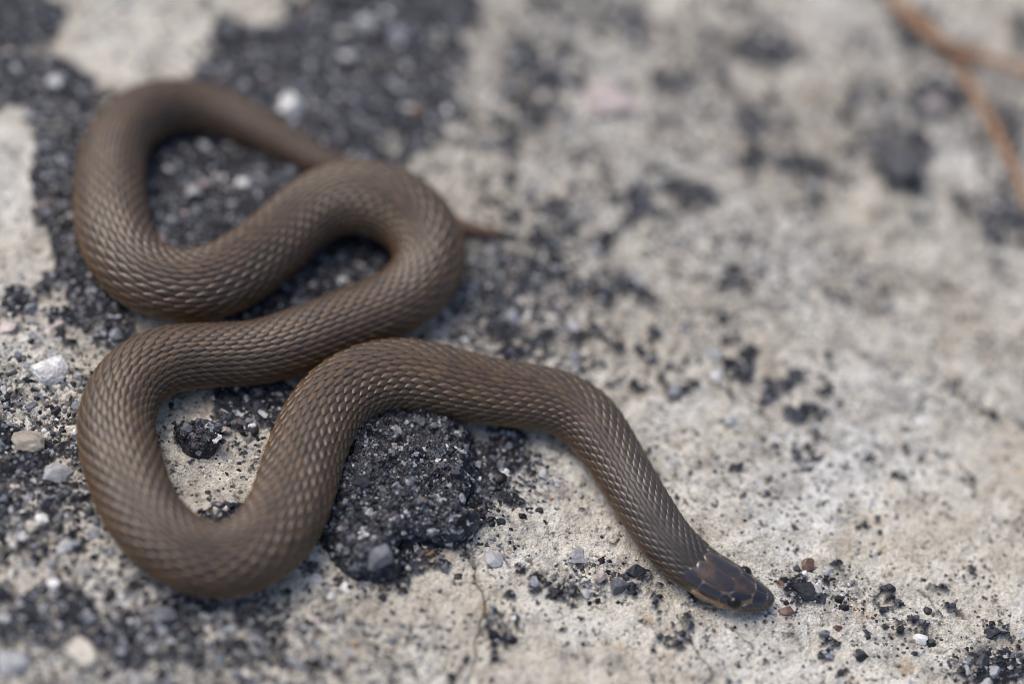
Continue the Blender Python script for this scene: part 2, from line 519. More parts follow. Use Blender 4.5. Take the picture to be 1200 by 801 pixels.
# head half width / half height in mm over the distance from the snout in mm
HS = np.array([0, .25, .7, 1.5, 2.8, 5, 7.5, 10, 12.5, 15.5, 20, 25]) * 1e-3
HA = np.array([.2, .75, 1.22, 1.75, 2.35, 3.1, 3.6, 3.8, 3.82, 3.85, 3.95, 4.05]) * 1e-3
HB = np.array([.22, .75, 1.15, 1.5, 1.85, 2.3, 2.62, 2.8, 2.95, 3.15, 3.4, 3.6]) * 1e-3
S = np.r_[np.linspace(0, .004, 40)[:-1], np.linspace(.004, .03, 130)[:-1], np.arange(.03, LEN, .00028), LEN]
fine_s = np.linspace(0, LEN, 6000)
C_f = np.stack([np.interp(fine_s, ds, cen[:, k]) for k in range(3)], 1)
r_f = np.interp(fine_s, ds, rad)
wgt = sstep(.020, .026, fine_s)
a_f = np.interp(fine_s, HS, HA) * (1 - wgt) + r_f * wgt
b_f = np.interp(fine_s, HS, HB) * (1 - wgt) + r_f * .92 * wgt
zb = sstep(.004, .022, fine_s)
C_f[:, 2] = (b_f * .93 - .0001 + (1 - zb) * .0004) * (1 - wgt) + C_f[:, 2] * wgt
C_f[:, 2] = np.where(fine_s < .016, np.maximum(C_f[:, 2], .0025 - .0006 * (1 - sstep(0, .006, fine_s))), C_f[:, 2])
for k in range(3):
    C_f[:, k] = smooth(C_f[:, k], 14)
T_f = np.gradient(C_f, axis=0); T_f /= np.linalg.norm(T_f, axis=1)[:, None]

def surf(s, phi, off=0.0):
    """point of the skin: s from the snout, phi from the top (0) round to the belly (pi)"""
    s = np.asarray(s, float); phi = np.asarray(phi, float)
    g = lambda arr: np.stack([np.interp(s, fine_s, arr[:, k]) for k in range(3)], -1)
    C, T = g(C_f), g(T_f)
    a, b = np.interp(s, fine_s, a_f), np.interp(s, fine_s, b_f)
    Zv = np.array([0, 0, 1.0])
    Nv = Zv - T * (T @ Zv)[..., None]; Nv /= np.linalg.norm(Nv, axis=-1)[..., None]
    Bv = np.cross(T, Nv)
    x, z = np.sin(phi), np.cos(phi)
    # flatter belly; the head a little boxy
    hd = 1 - sstep(.008, .018, s)
    z = np.where(z < 0, np.sign(z) * np.abs(z) ** (1.0) * .93, z * (1 - .10 * hd * np.abs(x) ** 0 * (np.cos(phi) > .8) * (np.cos(phi) - .8) * 3))
    n = Bv * (x / a)[..., None] + Nv * (z / b)[..., None]
    n /= np.linalg.norm(n, axis=-1)[..., None]
    return C + Bv * (a * x)[..., None] + Nv * (b * z)[..., None] + n * np.asarray(off)[..., None]

def snake_mat(name, rough, spec, coat=0.0, bump_s=.2, mottled=None):
    m, N, L, B = new_mat(name)
    a = N.new('ShaderNodeAttribute'); a.attribute_name = 'col'
    geo = N.new('ShaderNodeNewGeometry')
    n = noise_node(N, L, geo.outputs['Position'], 900, 4, .65)
    r = ramp(N, [(.3, (.72, .72, .72)), (.7, (1.22, 1.2, 1.18))]); L.new(n.outputs[0], r.inputs[0])
    c = mixc(N, L, 1.0, a.outputs['Color'], r.outputs[0], 'MULTIPLY')
    if mottled:
        n2 = noise_node(N, L, geo.outputs['Position'], 420, 3, .55)
        c = mixc(N, L, map_range(N, L, n2.outputs[0], .44, .74), c, mottled)
    L.new(c, B.inputs['Base Color'])
    B.inputs['Roughness'].default_value = rough
    B.inputs['Specular IOR Level'].default_value = spec
    B.inputs['Coat Weight'].default_value = coat
    B.inputs['Coat Roughness'].default_value = .15
    n3 = noise_node(N, L, geo.outputs['Position'], 2600, 3, .6)
    bump(N, L, n3.outputs[0], B, bump_s, .00012)
    return m

MAT_SKIN = snake_mat('snake_skin', .55, .35)
MAT_SCALE = snake_mat('snake_scale', .38, .52)
MAT_PLATE = snake_mat('head_plate', .15, .5, .5, .15)
MAT_PLATE_ORANGE = snake_mat('head_plate_mottled', .15, .5, .5, .15, (.060, .031, .012))
def eye_mat():
    m, N, L, B = new_mat('snake_eye')
    B.inputs['Base Color'].default_value = (.006, .005, .005, 1); B.inputs['Roughness'].default_value = .05
    B.inputs['Specular IOR Level'].default_value = .35
    return m
MAT_EYE = eye_mat()
for m_ in (MAT_PLATE, MAT_PLATE_ORANGE):     # thin film tints the shields' sheen faintly blue, standing in for reflected sky
    b_ = m_.node_tree.nodes['Principled BSDF']
    b_.inputs['Thin Film Thickness'].default_value = 187
    b_.inputs['Thin Film IOR'].default_value = 1.54
    b_.inputs['Coat Weight'].default_value = .6
    b_.inputs['Roughness'].default_value = .14

base = at(560, 500, 0)
snake = bpy.data.objects.new('snake', None); COL.objects.link(snake)
snake.location = (0, 0, 0); snake.empty_display_size = .02
snake['label'] = 'slender brown snake with keeled scales lying in loops on the rock'
snake['category'] = 'snake'

# body: one continuous skin from snout to tail tip
NPH = 48
ph = np.linspace(0, 2 * math.pi, NPH, endpoint=False)
SS, PP = np.meshgrid(S, ph, indexing='ij')
V = surf(SS.ravel(), PP.ravel())
ns = len(S)
ii = np.arange(ns - 1)[:, None] * NPH
jj = np.arange(NPH)[None, :]; jn = (jj + 1) % NPH
F = np.stack([(ii + jj).ravel(), (ii + jn).ravel(), (ii + NPH + jn).ravel(), (ii + NPH + jj).ravel()], 1)
# end caps (fan as degenerate-free quads via pole vertices)
v0, v1 = C_f[0] - T_f[0] * .0001, C_f[-1] + T_f[-1] * .0003
Vb = np.vstack([V, v0, v1])
me = bpy.data.meshes.new('body')
faces = F.tolist()
k0, k1 = len(V), len(V) + 1
for j in range(NPH):
    faces.append([k0, (j + 1) % NPH, j])
    faces.append([k1, (ns - 1) * NPH + j, (ns - 1) * NPH + (j + 1) % NPH])
me.from_pydata(Vb.tolist(), [], faces)
me.polygons.foreach_set('use_smooth', np.ones(len(me.polygons), dtype=bool))
fold = np.abs((PP.ravel() + math.pi) % (2 * math.pi) - math.pi)
belly = sstep(math.radians(108), math.radians(125), fold)[:, None]
onhead = (1 - sstep(.011, .0145, SS.ravel()))[:, None]
skinc = np.array([.010, .007, .005]) * (1 - belly) + np.array([.33, .25, .17]) * belly
seam = np.array([.11, .083, .056]) * (1 - sstep(math.radians(95), math.radians(112), fold)[:, None]) + np.array([.24, .17, .11]) * sstep(math.radians(95), math.radians(112), fold)[:, None]
skinc = skinc * (1 - onhead) + seam * onhead
skinc = np.vstack([skinc, skinc[0], skinc[-1]])
ca = me.attributes.new('col', 'FLOAT_COLOR', 'POINT')
ca.data.foreach_set('color', np.c_[skinc, np.ones(len(skinc))].astype(np.float32).ravel())
me.materials.append(MAT_SKIN)
add_obj('body', me, snake)

# scales: overlapping keeled lozenges in oblique rows
ROWS = 27
SPAN = math.radians(127)
ga = np.array([-1, -.62, -.2, .25, .65, 1.0])
gw = np.array([.25, .74, 1.0, .90, .52, .06])
gb = np.array([-1, -.5, 0, .5, 1])
A2, B2 = np.meshgrid(ga, gb, indexing='ij')
W2 = np.repeat(gw[:, None], 5, 1)
sf_ = []
for i in range(5):
    for j in range(4):
        q = i * 5 + j
        sf_.append((q, q + 1, q + 6, q + 5))
sf_ = np.array(sf_)
pos = [.0122]
while pos[-1] < LEN - .004:
    rr_ = np.interp(pos[-1], fine_s, a_f)
    pos.append(pos[-1] + max(.41 * rr_, .0006))
pos = np.array(pos)
tone = fbm(pos, pos * 0 + .3, .02, 4, 300)
sv, sfc, scol = [], [], []
cnt = 0
for i, s0 in enumerate(pos):
    r0 = np.interp(s0, fine_s, a_f)
    pitch = max(.41 * r0, .0006)
    for row in range(ROWS):
        phi0 = (row - (ROWS - 1) / 2) / ((ROWS - 1) / 2) * SPAN
        d_phi = 2 * SPAN / (ROWS - 1)
        s1 = s0 + (pitch / 2 if row % 2 else 0)
        if s1 < .0125 + .0022 * abs(math.sin(phi0)) ** 2 * 0: continue
        big = 1.0 + .25 * sstep(math.radians(100), SPAN, abs(phi0))
        s = s1 + A2 * pitch * .80
        wv = d_phi * .91 * W2 * big
        phi = phi0 + B2 * wv * (1 + .04 * RNG.normal())
        s = np.clip(s, 0, LEN)
        tipup = (A2 + 1) / 2
        off = r0 * (-.016 + .062 * tipup ** 1.1 - .028 * np.abs(B2) ** 2.0 + .020 * (1 - .6 * (1 - sstep(.02, .07, s1))) * (1 - np.abs(B2)) ** 2 * (1 - .3 * tipup))
        P = surf(s.ravel(), phi.ravel(), off.ravel())
        sv.append(P); sfc.append(sf_ + cnt); cnt += 30
        side = sstep(math.radians(40), math.radians(115), abs(phi0))
        low = sstep(math.radians(92), math.radians(116), abs(phi0))
        cb = np.array([.076, .047, .0225]) * (1 - side) + np.array([.130, .078, .036]) * side
        cb = cb * (1 - low) + np.array([.30, .205, .125]) * low
        neck = 1 - sstep(.015, .06, s1)
        cb = cb * .64 * (1 - neck * (1 - side)) + np.array([.034, .028, .025]) * neck * (1 - side)  # darker neck top, its bluish grey sheen put into the scale colour
        cb = cb * (1 + .16 * tone[i] + .10 * math.sin(phi0 * 3 + i * .11)) * (RNG.uniform(.74, 1.24) if RNG.uniform() > .04 else RNG.uniform(.5, 1.5)) * np.array([1, RNG.uniform(.95, 1.04), RNG.uniform(.9, 1.1)])
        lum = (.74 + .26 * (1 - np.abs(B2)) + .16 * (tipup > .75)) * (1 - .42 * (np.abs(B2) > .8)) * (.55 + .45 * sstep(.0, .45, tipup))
        cb = cb * np.array([1.1, 1.0, .9])
        nape = 1 - sstep(.013, .021, s1); cb = cb * (1 - .45 * nape * (1 - low))
        tl = sstep(LEN - .035, LEN - .008, s1); cb = cb * (1 - tl) + np.array([.11, .058, .035]) * tl
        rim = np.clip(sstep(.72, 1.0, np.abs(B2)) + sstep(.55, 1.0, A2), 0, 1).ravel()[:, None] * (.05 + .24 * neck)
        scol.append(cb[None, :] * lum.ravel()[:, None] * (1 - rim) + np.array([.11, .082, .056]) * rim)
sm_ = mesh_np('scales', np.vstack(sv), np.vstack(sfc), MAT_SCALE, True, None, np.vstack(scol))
add_obj('scales', sm_, snake, kind='stuff', label='small brown keeled overlapping scales covering the body')
print('scales', len(sv))

# head plates: (distance from snout mm, angle from top in degrees)
def chaikin(p, n=2):
    for _ in range(n):
        q = np.roll(p, -1, 0)
        p = np.stack([p * .88 + q * .12, p * .12 + q * .88], 1).reshape(-1, 2)
    return p

def plate(name, poly, col, mat=MAT_PLATE, h=.13, side=1):
    p = np.array(poly, float); p[:, 1] *= side
    # even out then round the corners
    p = chaikin(p, 2)
    c = p.mean(0)
    h *= .62
    rings, offs = [1.085, 1.06, 1.005, .85, .5, .22], [-.5, .4, .95, 1.15, 1.4, 1.5]
    vs, os_ = [], []
    for t, o_ in zip(rings, offs):
        vs.append(c + (p - c) * t); os_.append(np.full(len(p), o_ * h * 1e-3))
    vs.append(c[None]); os_.append(np.array([h * 1.52e-3]))
    vs, os_ = np.vstack(vs), np.concatenate(os_)
    P = surf(vs[:, 0] * 1e-3, np.radians(vs[:, 1]), os_)
    n = len(p); fc = []
    for k in range(len(rings) - 1):
        for j in range(n):
            fc.append((k * n + j, k * n + (j + 1) % n, (k + 1) * n + (j + 1) % n, (k + 1) * n + j))
    k = (len(rings) - 1) * n
    tri = [(k + j, k + (j + 1) % n, len(rings) * n) for j in range(n)]
    me = bpy.data.meshes.new(name)
    if side < 0:
        fc = [f[::-1] for f in fc]; tri = [f[::-1] for f in tri]
    me.from_pydata(P.tolist(), [], fc + tri)
    me.polygons.foreach_set('use_smooth', np.ones(len(me.polygons), dtype=bool))
    ca = me.attributes.new('col', 'FLOAT_COLOR', 'POINT')
    cc = np.tile(np.r_[col, 1.0], (len(P), 1))
    cc[:n, :3] = np.array([.10, .076, .052]); cc[n:2 * n, :3] = np.array([.09, .068, .047])
    ca.data.foreach_set('color', cc.astype(np.float32).ravel())
    me.materials.append(mat)
    return add_obj(name, me, snake)

DK, BR, TN = (.010, .007, .005), (.016, .011, .008), (.26, .165, .09)
plate('frontal_plate', [(4.0, 0), (4.15, -14), (5.2, -22), (6.6, -24), (7.6, 0), (6.6, 24), (5.2, 22), (4.15, 14)], BR, MAT_PLATE_ORANGE)
plate('rostral_plate', [(.32, -62), (.62, -34), (.72, 0), (.62, 34), (.32, 62), (.2, 30), (.2, -30)], DK)
for sd in (1, -1):
    plate('parietal_plate', [(7.15, 6), (7.75, 1.5), (11.4, 1.5), (12.2, 4), (12.75, 11), (12.7, 20), (12.2, 30), (11, 38), (8.6, 42), (7.3, 36), (6.8, 26)], BR, MAT_PLATE_ORANGE, .15, sd)
    plate('supraocular_plate', [(4.3, 20), (4.3, 34), (5.3, 47), (6.7, 49), (7.1, 38), (6.7, 27), (5.3, 24.5)], DK, MAT_PLATE, .16, sd)
    plate('prefrontal_plate', [(1.75, 1.5), (1.75, 30), (2.3, 50), (3.9, 47), (4.15, 22), (4.0, 16), (3.85, 1.5)], DK, MAT_PLATE, .12, sd)
    plate('internasal_plate', [(.8, 1.5), (.78, 38), (1.2, 52), (1.65, 34), (1.65, 1.5)], DK, MAT_PLATE, .10, sd)
    plate('nasal_plate', [(.75, 44), (.6, 70), (1.5, 76), (2.1, 72), (2.1, 55), (1.2, 56)], DK, MAT_PLATE, .10, sd)
    plate('loreal_plate', [(2.3, 55), (2.2, 74), (4.7, 76), (5.0, 66), (4.3, 50)], DK, MAT_PLATE, .11, sd)
    plate('postocular_plate', [(7.2, 46), (6.9, 54), (7.1, 74), (7.7, 76), (8.1, 60), (7.9, 46)], DK, MAT_PLATE, .11, sd)
    plate('temporal_plate', [(8.1, 47), (8.3, 74), (9.8, 78), (11, 70), (10.9, 43), (9, 44)], BR, MAT_PLATE, .12, sd)
    plate('temporal_plate', [(11.1, 42), (11.2, 68), (12.7, 74), (13.6, 60), (13.4, 36), (12.8, 31)], BR, MAT_PLATE, .12, sd)
    for a_, b_, col in ((.7, 1.7, DK), (1.85, 3.3, DK), (3.45, 5.0, (.02, .014, .01)), (5.15, 7.0, (.11, .06, .03)), (7.15, 9.2, (.22, .11, .05)), (9.35, 11.6, TN)):
        plate('upper_lip_plate', [(a_, 79), (a_, 96), ((a_ + b_) / 2, 99), (b_, 97), (b_, 81), ((a_ + b_) / 2, 79)], col, MAT_PLATE, .11, sd)
    for a_, b_ in ((.9, 2.2), (2.3, 4.0), (4.15, 6.2), (6.35, 8.6), (8.75, 11.2)):
        plate('lower_lip_plate', [(a_, 104), (a_, 118), (b_, 119), (b_, 104)], (.34, .25, .16), MAT_SKIN, .08, sd)
    # eye
    ev, ef = ICO[3]
    ce_ = surf(np.array([6.15e-3]), np.array([math.radians(62 * sd)]), np.array([-.38e-3]))[0]
    em = mesh_np('eye', ev * .00104 + ce_, ef, MAT_EYE)
    add_obj('eye', em, snake)

# where the snake lies, so that stones keep out of it
bedpts = C_f[::12, :2]; bedr = a_f[::12]
def in_bed(x, y, m=.9):
    hit = np.zeros(x.shape, bool)
    for k in range(0, len(x), 4000):
        d = np.hypot(x[k:k + 4000, None] - bedpts[None, :, 0], y[k:k + 4000, None] - bedpts[None, :, 1])
        hit[k:k + 4000] = (d < bedr[None, :] * m).any(1)
    return hit

# ------------------------------------------------------------------ black crust lump under the snake's bend
def lump(name, outline, height, label, parent=None, seed=3, top=.55):
    pts = np.array([at(*q)[:2] for q in outline])
    pts = catmull(np.vstack([pts, pts[:1]]), 8)[:-1]
    lo, hi = pts.min(0) - .0015, pts.max(0) + .0015
    st = .00016
    xs, ys = np.arange(lo[0], hi[0], st), np.arange(lo[1], hi[1], st)
    X, Y = np.meshgrid(xs, ys); x, y = X.ravel(), Y.ravel()
    xw = x + fbm(x, y, .004, 4, seed) * .0012; yw = y + fbm(x, y, .004, 4, seed + 7) * .0012
    d = np.full(x.shape, 9.0); inside = np.zeros(x.shape, bool)
    q = np.roll(pts, -1, 0)
    for a, b in zip(pts, q):
        v = b - a
        t = np.clip(((xw - a[0]) * v[0] + (yw - a[1]) * v[1]) / (v @ v), 0, 1)
        d = np.minimum(d, np.hypot(xw - a[0] - t * v[0], yw - a[1] - t * v[1]))
        cond = ((a[1] > yw) != (b[1] > yw)) & (xw < (b[0] - a[0]) * (yw - a[1]) / (b[1] - a[1] + 1e-12) + a[0])
        inside ^= cond
    sd = np.where(inside, d, -d)
    prof = np.sqrt(np.clip(sd / (top * .004), 0, 1)) 
    d1, d2, idv = voronoi(x, y, .0012, seed + 100)
    e1, e2, idw = voronoi(x, y, .00055, seed + 200)
    gran = np.sqrt(np.clip(1 - d1 * d1, 0, 1)) * (.2 + .8 * idv) * .0007 + (1 - e1) * idw * .0003
    h1, h2, idh = voronoi(x, y, .0031, seed + 300)
    gran = gran + np.sqrt(np.clip(1 - h1 * h1, 0, 1)) * idh * .0009
    g0 = ground_z(x, y)
    z = np.where(sd > 0, g0 * .5 + prof * height + gran * np.clip(prof * 2, 0, 1) + fbm(x, y, .005, 4, seed) * .0015, -.0016)
    keep = (sd > -st * 1.6).reshape(X.shape)
    idx = -np.ones(X.shape, int); idx[keep] = np.arange(keep.sum())
    f = []
    A, Bq, Cq, Dq = idx[:-1, :-1], idx[:-1, 1:], idx[1:, 1:], idx[1:, :-1]
    ok = (A >= 0) & (Bq >= 0) & (Cq >= 0) & (Dq >= 0)
    f = np.stack([A[ok], Bq[ok], Cq[ok], Dq[ok]], 1)
    k = keep.ravel()
    me = mesh_np(name, np.stack([x[k], y[k], z[k]], 1), f, MAT_LUMP, True)
    o = add_obj(name, me, parent, **({'label': label, 'category': 'rock'} if label else {}))
    sel = np.flatnonzero(sd > .0003)
    rng = np.random.default_rng(seed)
    sel = rng.choice(sel, int(len(sel) * .05), replace=False)
    sel = sel[~in_bed(x[sel], y[sel], .8)]
    gv, gfc, gc, n = [], [], [], 0
    names = ['black', 'dark', 'grey', 'blue', 'light', 'white', 'pink']
    for i in sel:
        R = math.exp(rng.normal(math.log(2.6), .45)) * PX
        v, f = rock_shape(1 if R > 3 * PX else 0, 6, rng, .2)
        v = v * rng.uniform(.75, 1.25, (len(v), 1))
        v = (v @ rot_rand(rng).T) * R + np.array([x[i], y[i], z[i] - R * .4])
        gv.append(v); gfc.append(f + n); n += len(v)
        key = names[rng.choice(7, p=[.40, .30, .14, .07, .05, .02, .02])]
        gc.append(np.tile(np.array(PAL[key]) * rng.uniform(.7, 1.2), (len(v), 1)))
    gme = mesh_np('grit', np.vstack(gv), np.vstack(gfc), MAT_GRAIN, False, None, np.vstack(gc))
    add_obj('grit', gme, o, kind='stuff')
    return o

def lump_mat():
    m, N, L, B = new_mat('black_crust')
    tc = N.new('ShaderNodeTexCoord')
    c, v, w = crust_colour(N, L, tc.outputs['Object'])
    L.new(c, B.inputs['Base Color']); B.inputs['Roughness'].default_value = .5; B.inputs['Specular IOR Level'].default_value = .4
    h = math_node(N, L, 'ADD', v.outputs['Distance'], w.outputs['Distance'])
    bump(N, L, h, B, .7, .0003)
    return m
MAT_LUMP = lump_mat()
lump('crust_lump', [(408, 500), (440, 486), (490, 480), (535, 492), (552, 520), (557, 560), (548, 600), (560, 622), (540, 640), (500, 636), (470, 640), (462, 678), (432, 688), (400, 672), (378, 640), (384, 590), (392, 540)],
     .0030, 'black granular crust lump tucked under the bend behind the neck')
lump('crust_lump', [(206, 502), (228, 494), (252, 500), (262, 522), (250, 540), (222, 540), (208, 524)], .0016,
     'small black granular lump inside the lower loop of the snake', seed=17, top=.3)

# ------------------------------------------------------------------ traced pebbles
def pebble(px, py, r, col, label, sub=2, flat=.7, cuts=7, ar=1.0, sink=.5, loose=True, lift=0):
    rng = np.random.default_rng(int(px * 13 + py * 7))
    p = at(px, py, .0005)
    R = r * .88 * depth(p) / FPX
    v, f = rock_shape(sub, cuts, rng)
    q = v @ rot_rand(rng, 3).T
    v = q / (np.ptp(q, axis=0)[None, :] / 2) - (q.max(0) + q.min(0))[None, :] / np.ptp(q, axis=0)[None, :]
    sc = np.array([ar, 1.0, flat])
    v = v * sc
    th = rng.uniform(-.4, .4)
    v = v @ np.array([[math.cos(th), -math.sin(th), 0], [math.sin(th), math.cos(th), 0], [0, 0, 1]]).T * R
    gz = float(ground_z(np.array([p[0]]), np.array([p[1]]))[0])
    c = np.array(PAL[col]) * rng.uniform(.85, 1.1)
    cols = np.tile(c, (len(v), 1)) * rng.uniform(.9, 1.1, (len(v), 1))
    v = v * rng.normal(1, .035 if sub < 3 else .02, (len(v), 1))
    me = mesh_np('pebble', v, f, MAT_PEBBLE, False, None, cols)
    o = add_obj('pebble', me, None if loose else ground)
    o.location = (p[0], p[1], gz + R * flat * (1 - 2 * sink) * .8 + lift)
    if loose:
        o['label'] = label; o['category'] = 'pebble'; o['group'] = 'loose pebbles on the rock'
    return o

PEB = [
    (60, 434, 23, 'white', 'chalk white angular pebble on the gravel beside the snake', 3, .75, 2, 1.15),
    (341, 125, 18, 'white', 'round whitish pebble on black crust beside the thin tail', 2, .85, 3, 1),
    (33, 520, 20, 'tan', 'flat brownish grey pebble in the gravel below the white one', 2, .5, 6, 1.2),
    (63, 553, 20, 'light', 'glassy grey angular pebble in the gravel outside the lower loop', 2, .6, 8, 1.1),
    (443, 668, 20, 'grey', 'blunt grey pebble stuck to the foot of the black lump', 3, .8, 6, .9),
    (1055, 198, 28, 'dark', 'large dark pebble near the pine needles', 2, .8, 5, 1.1),
    (1095, 120, 16, 'pink', 'pale pink pebble close to the pine needle fork', 2, .8, 5, 1),
    (716, 118, 30, 'pink', 'wide pinkish white pebble far behind the snake', 2, .45, 5, 1.2),
    (430, 27, 11, 'white', 'small white pebble on the far black crust', 2, .8, 5, 1),
    (468, 40, 12, 'blue', 'blue grey pebble on the far black crust', 2, .8, 5, 1),
    (284, 216, 9, 'white', 'small white pebble inside the upper loop', 2, .8, 5, 1),
    (228, 226, 11, 'light', 'grey pebble in the middle of the upper loop', 2, .8, 5, 1),
    (136, 394, 8, 'blue', 'bluish white pebble in the notch between two coils', 2, .8, 6, 1),
    (10, 384, 11, 'pink', 'pinkish pebble on the pale patch at the gravel edge', 2, .7, 6, 1),
    (578, 654, 13, 'light', 'round grey pebble set in the pale rock by the crack', 3, .5, 3, 1),
    (525, 637, 7, 'blue', 'little blue grey pebble at the foot of the black lump', 2, .8, 4, 1.2),
    (508, 634, 8, 'grey', 'little grey pebble touching the foot of the black lump', 2, .8, 4, 1),
    (703, 676, 9, 'pink', 'small pink pebble in the cluster below the neck', 2, .8, 5, 1),
    (727, 686, 12, 'grey', 'dark grey angular pebble in the cluster below the neck', 2, .8, 7, 1.1),
    (747, 668, 12, 'dark', 'blackish pebble touching the underside of the neck', 2, .9, 6, 1),
    (677, 648, 14, 'light', 'pale grey flat pebble at the far end of the cluster below the neck', 2, .5, 6, 1),
    (687, 694, 7, 'light', 'little pale pebble in the cluster below the neck', 2, .8, 5, 1),
    (637, 555, 9, 'light', 'light grey pebble in the grit beside the black lump', 2, .8, 6, .9),
    (645, 582, 4, 'rust', 'tiny orange pebble in the grit beside the black lump', 1, .8, 4, 1),
    (538, 673, 6, 'black', 'black flake pebble on pale rock beside the long crack', 2, .4, 6, 1.3),
    (653, 700, 4, 'black', 'tiny black pebble alone on pale rock', 1, .6, 4, 1.1),
    (1078, 749, 8, 'white', 'white pebble with a dark neighbour ahead of the snout', 2, .7, 6, 1.2),
    (1090, 752, 8, 'black', 'black pebble between two white pebbles ahead of the snout', 2, .7, 6, 1.1),
    (1103, 761, 8, 'cream', 'cream pebble lying past the black one ahead of the snout', 2, .7, 6, 1.1),
    (1010, 767, 10, 'black', 'black crumb alone on pale rock ahead of the snout', 2, .6, 6, 1),
    (1087, 714, 6, 'black', 'small black crumb farther along from the snout', 2, .6, 6, 1),
    (947, 661, 9, 'brown', 'reddish brown pebble beyond the snout', 2, .8, 5, 1),
    (933, 663, 7, 'dark', 'dark round pebble touching the reddish one', 2, .8, 4, 1),
    (941, 693, 15, 'black', 'black rough pebble just ahead of the snout', 2, .6, 7, 1.2),
    (922, 716, 10, 'brown', 'purplish brown flat pebble close before the snout tip', 2, .5, 6, 1.2),
    (983, 734, 6, 'brown', 'small brown crumb ahead of the snout', 2, .6, 6, 1.2),
    (840, 414, 12, 'light', 'grey pebble in the dark knot on the pale slab', 2, .8, 5, 1),
    (840, 438, 9, 'white', 'whitish pebble below the grey one in the dark knot', 2, .8, 5, 1),
    (858, 422, 15, 'black', 'black pebble in the dark knot on the pale slab', 2, .7, 6, 1),
    (932, 437, 11, 'dark', 'dark pebble on the pale slab past the dark knot', 2, .5, 6, 1.1),
    (933, 484, 14, 'dark', 'dark brown crumb on the pale slab past the dark knot', 2, .5, 6, 1.2),
    (857, 490, 10, 'light', 'grey pebble below the dark knot', 2, .7, 5, 1),
    (1063, 522, 7, 'dark', 'small dark crumb alone on the pale slab', 2, .6, 5, 1),
    (602, 373, 11, 'blue', 'blue grey pebble in grit behind the long straight coil', 2, .8, 5, 1),
    (672, 380, 11, 'light', 'pale grey pebble in grit behind the neck', 2, .8, 5, 1),
    (673, 417, 10, 'blue', 'bluish pebble close behind the neck bend', 2, .8, 5, 1),
    (50, 606, 11, 'white', 'white angular pebble in the gravel outside the lower loop', 2, .7, 7, 1),
    (38, 618, 9, 'cream', 'cream pebble beside the white one outside the lower loop', 2, .7, 7, 1),
    (80, 641, 15, 'light', 'pale grey pebble in the gravel near the bottom bend', 2, .7, 6, 1),
    (97, 767, 18, 'cream', 'wide cream pebble in the blurred foreground gravel', 2, .6, 6, 1.3),
    (193, 724, 15, 'grey', 'grey pebble in the foreground gravel below the bottom bend', 2, .7, 6, 1.1),
    (12, 776, 22, 'light', 'large pale pebble in the foreground gravel', 2, .6, 6, 1.1),
    (62, 687, 9, 'white', 'small white pebble in the foreground gravel', 2, .7, 6, 1),
    (65, 671, 5, 'rust', 'small orange pebble in the foreground gravel', 2, .7, 6, 1),
    (370, 677, 10, 'light', 'speckled grey pebble beside the bottom bend', 2, .6, 6, 1),
    (388, 699, 6, 'white', 'tiny white pebble near the foot of the black lump', 2, .7, 6, 1),
    (1165, 788, 9, 'blue', 'blue grey pebble in the dark patch far ahead of the snout', 2, .7, 6, 1),
    (1150, 778, 11, 'dark', 'dark pebble in the dark patch far ahead of the snout', 2, .7, 6, 1),
]
for row in PEB:
    pebble(*row[:5], lift=.0026 if row[:2] == (443, 668) else 0, sub=row[5], flat=row[6], cuts=row[7] + 5, ar=row[8])

# ------------------------------------------------------------------ grains set in the rock: larger ones singly, the rest as grit
NC = 150000
qx = RNG.uniform(-.105, .115, NC); qy = RNG.uniform(-.075, .095, NC)
cr_m, gr_m = masks(qx, qy)
dens = .022 + .75 * gr_m ** 1.25 * (1 - .35 * cr_m)
keep = RNG.uniform(0, 1, NC) < dens * .7
qx, qy, cr_m, gr_m = qx[keep], qy[keep], cr_m[keep], gr_m[keep]
rr = np.exp(RNG.normal(np.log(2.0 + .8 * np.clip(gr_m * 1.3 - .2, 0, 1)), .52, len(qx))) * PX
rr = np.clip(rr, 1.1 * PX, 10 * PX) * (.55 + .45 * np.clip(gr_m * 1.5, 0, 1))
bed = in_bed(qx, qy)
for row in PEB:   # keep clear of the traced pebbles
    c = at(row[0], row[1])[:2]
    bed |= np.hypot(qx - c[0], qy - c[1]) < (row[2] * PX * .9)
qx, qy, cr_m, gr_m, rr = (a[~bed] for a in (qx, qy, cr_m, gr_m, rr))
qz = ground_z(qx, qy)
# which lie in view
rel = np.stack([qx, qy, qz], 1) - CAM
dz = rel @ FWD; ux = rel @ RIGHT / dz * FPX + W / 2; uy = H / 2 - rel @ UP / dz * FPX
inview = (ux > 0) & (ux < W) & (uy > 0) & (uy < H)
order = np.argsort(-rr * inview)
single = np.zeros(len(qx), bool); single[order[:290]] = True
keys = ['black', 'dark', 'grey', 'blue', 'light', 'white', 'pink', 'tan', 'rust', 'cream']
p_crust = np.array([.30, .25, .18, .11, .075, .03, .02, .01, .005, .02])
p_grav = np.array([.30, .20, .14, .06, .12, .05, .02, .04, .01, .06])
p_pale = np.array([.30, .22, .12, .04, .08, .03, .02, .09, .03, .07])
def pick(c, g):
    p = p_crust if c > .5 else (p_grav if g > .35 else p_pale)
    return keys[RNG.choice(len(keys), p=p / p.sum())]
variants = [rock_shape(0, 4, RNG, .25) for _ in range(40)]
variants1 = [rock_shape(1, 10, RNG, .2) for _ in range(40)]
variants1 = [(v * RNG.uniform(.86, 1.14, (len(v), 1)), f) for v, f in variants1]
gv, gfc, gc, n = [], [], [], 0
single_meshes = {}
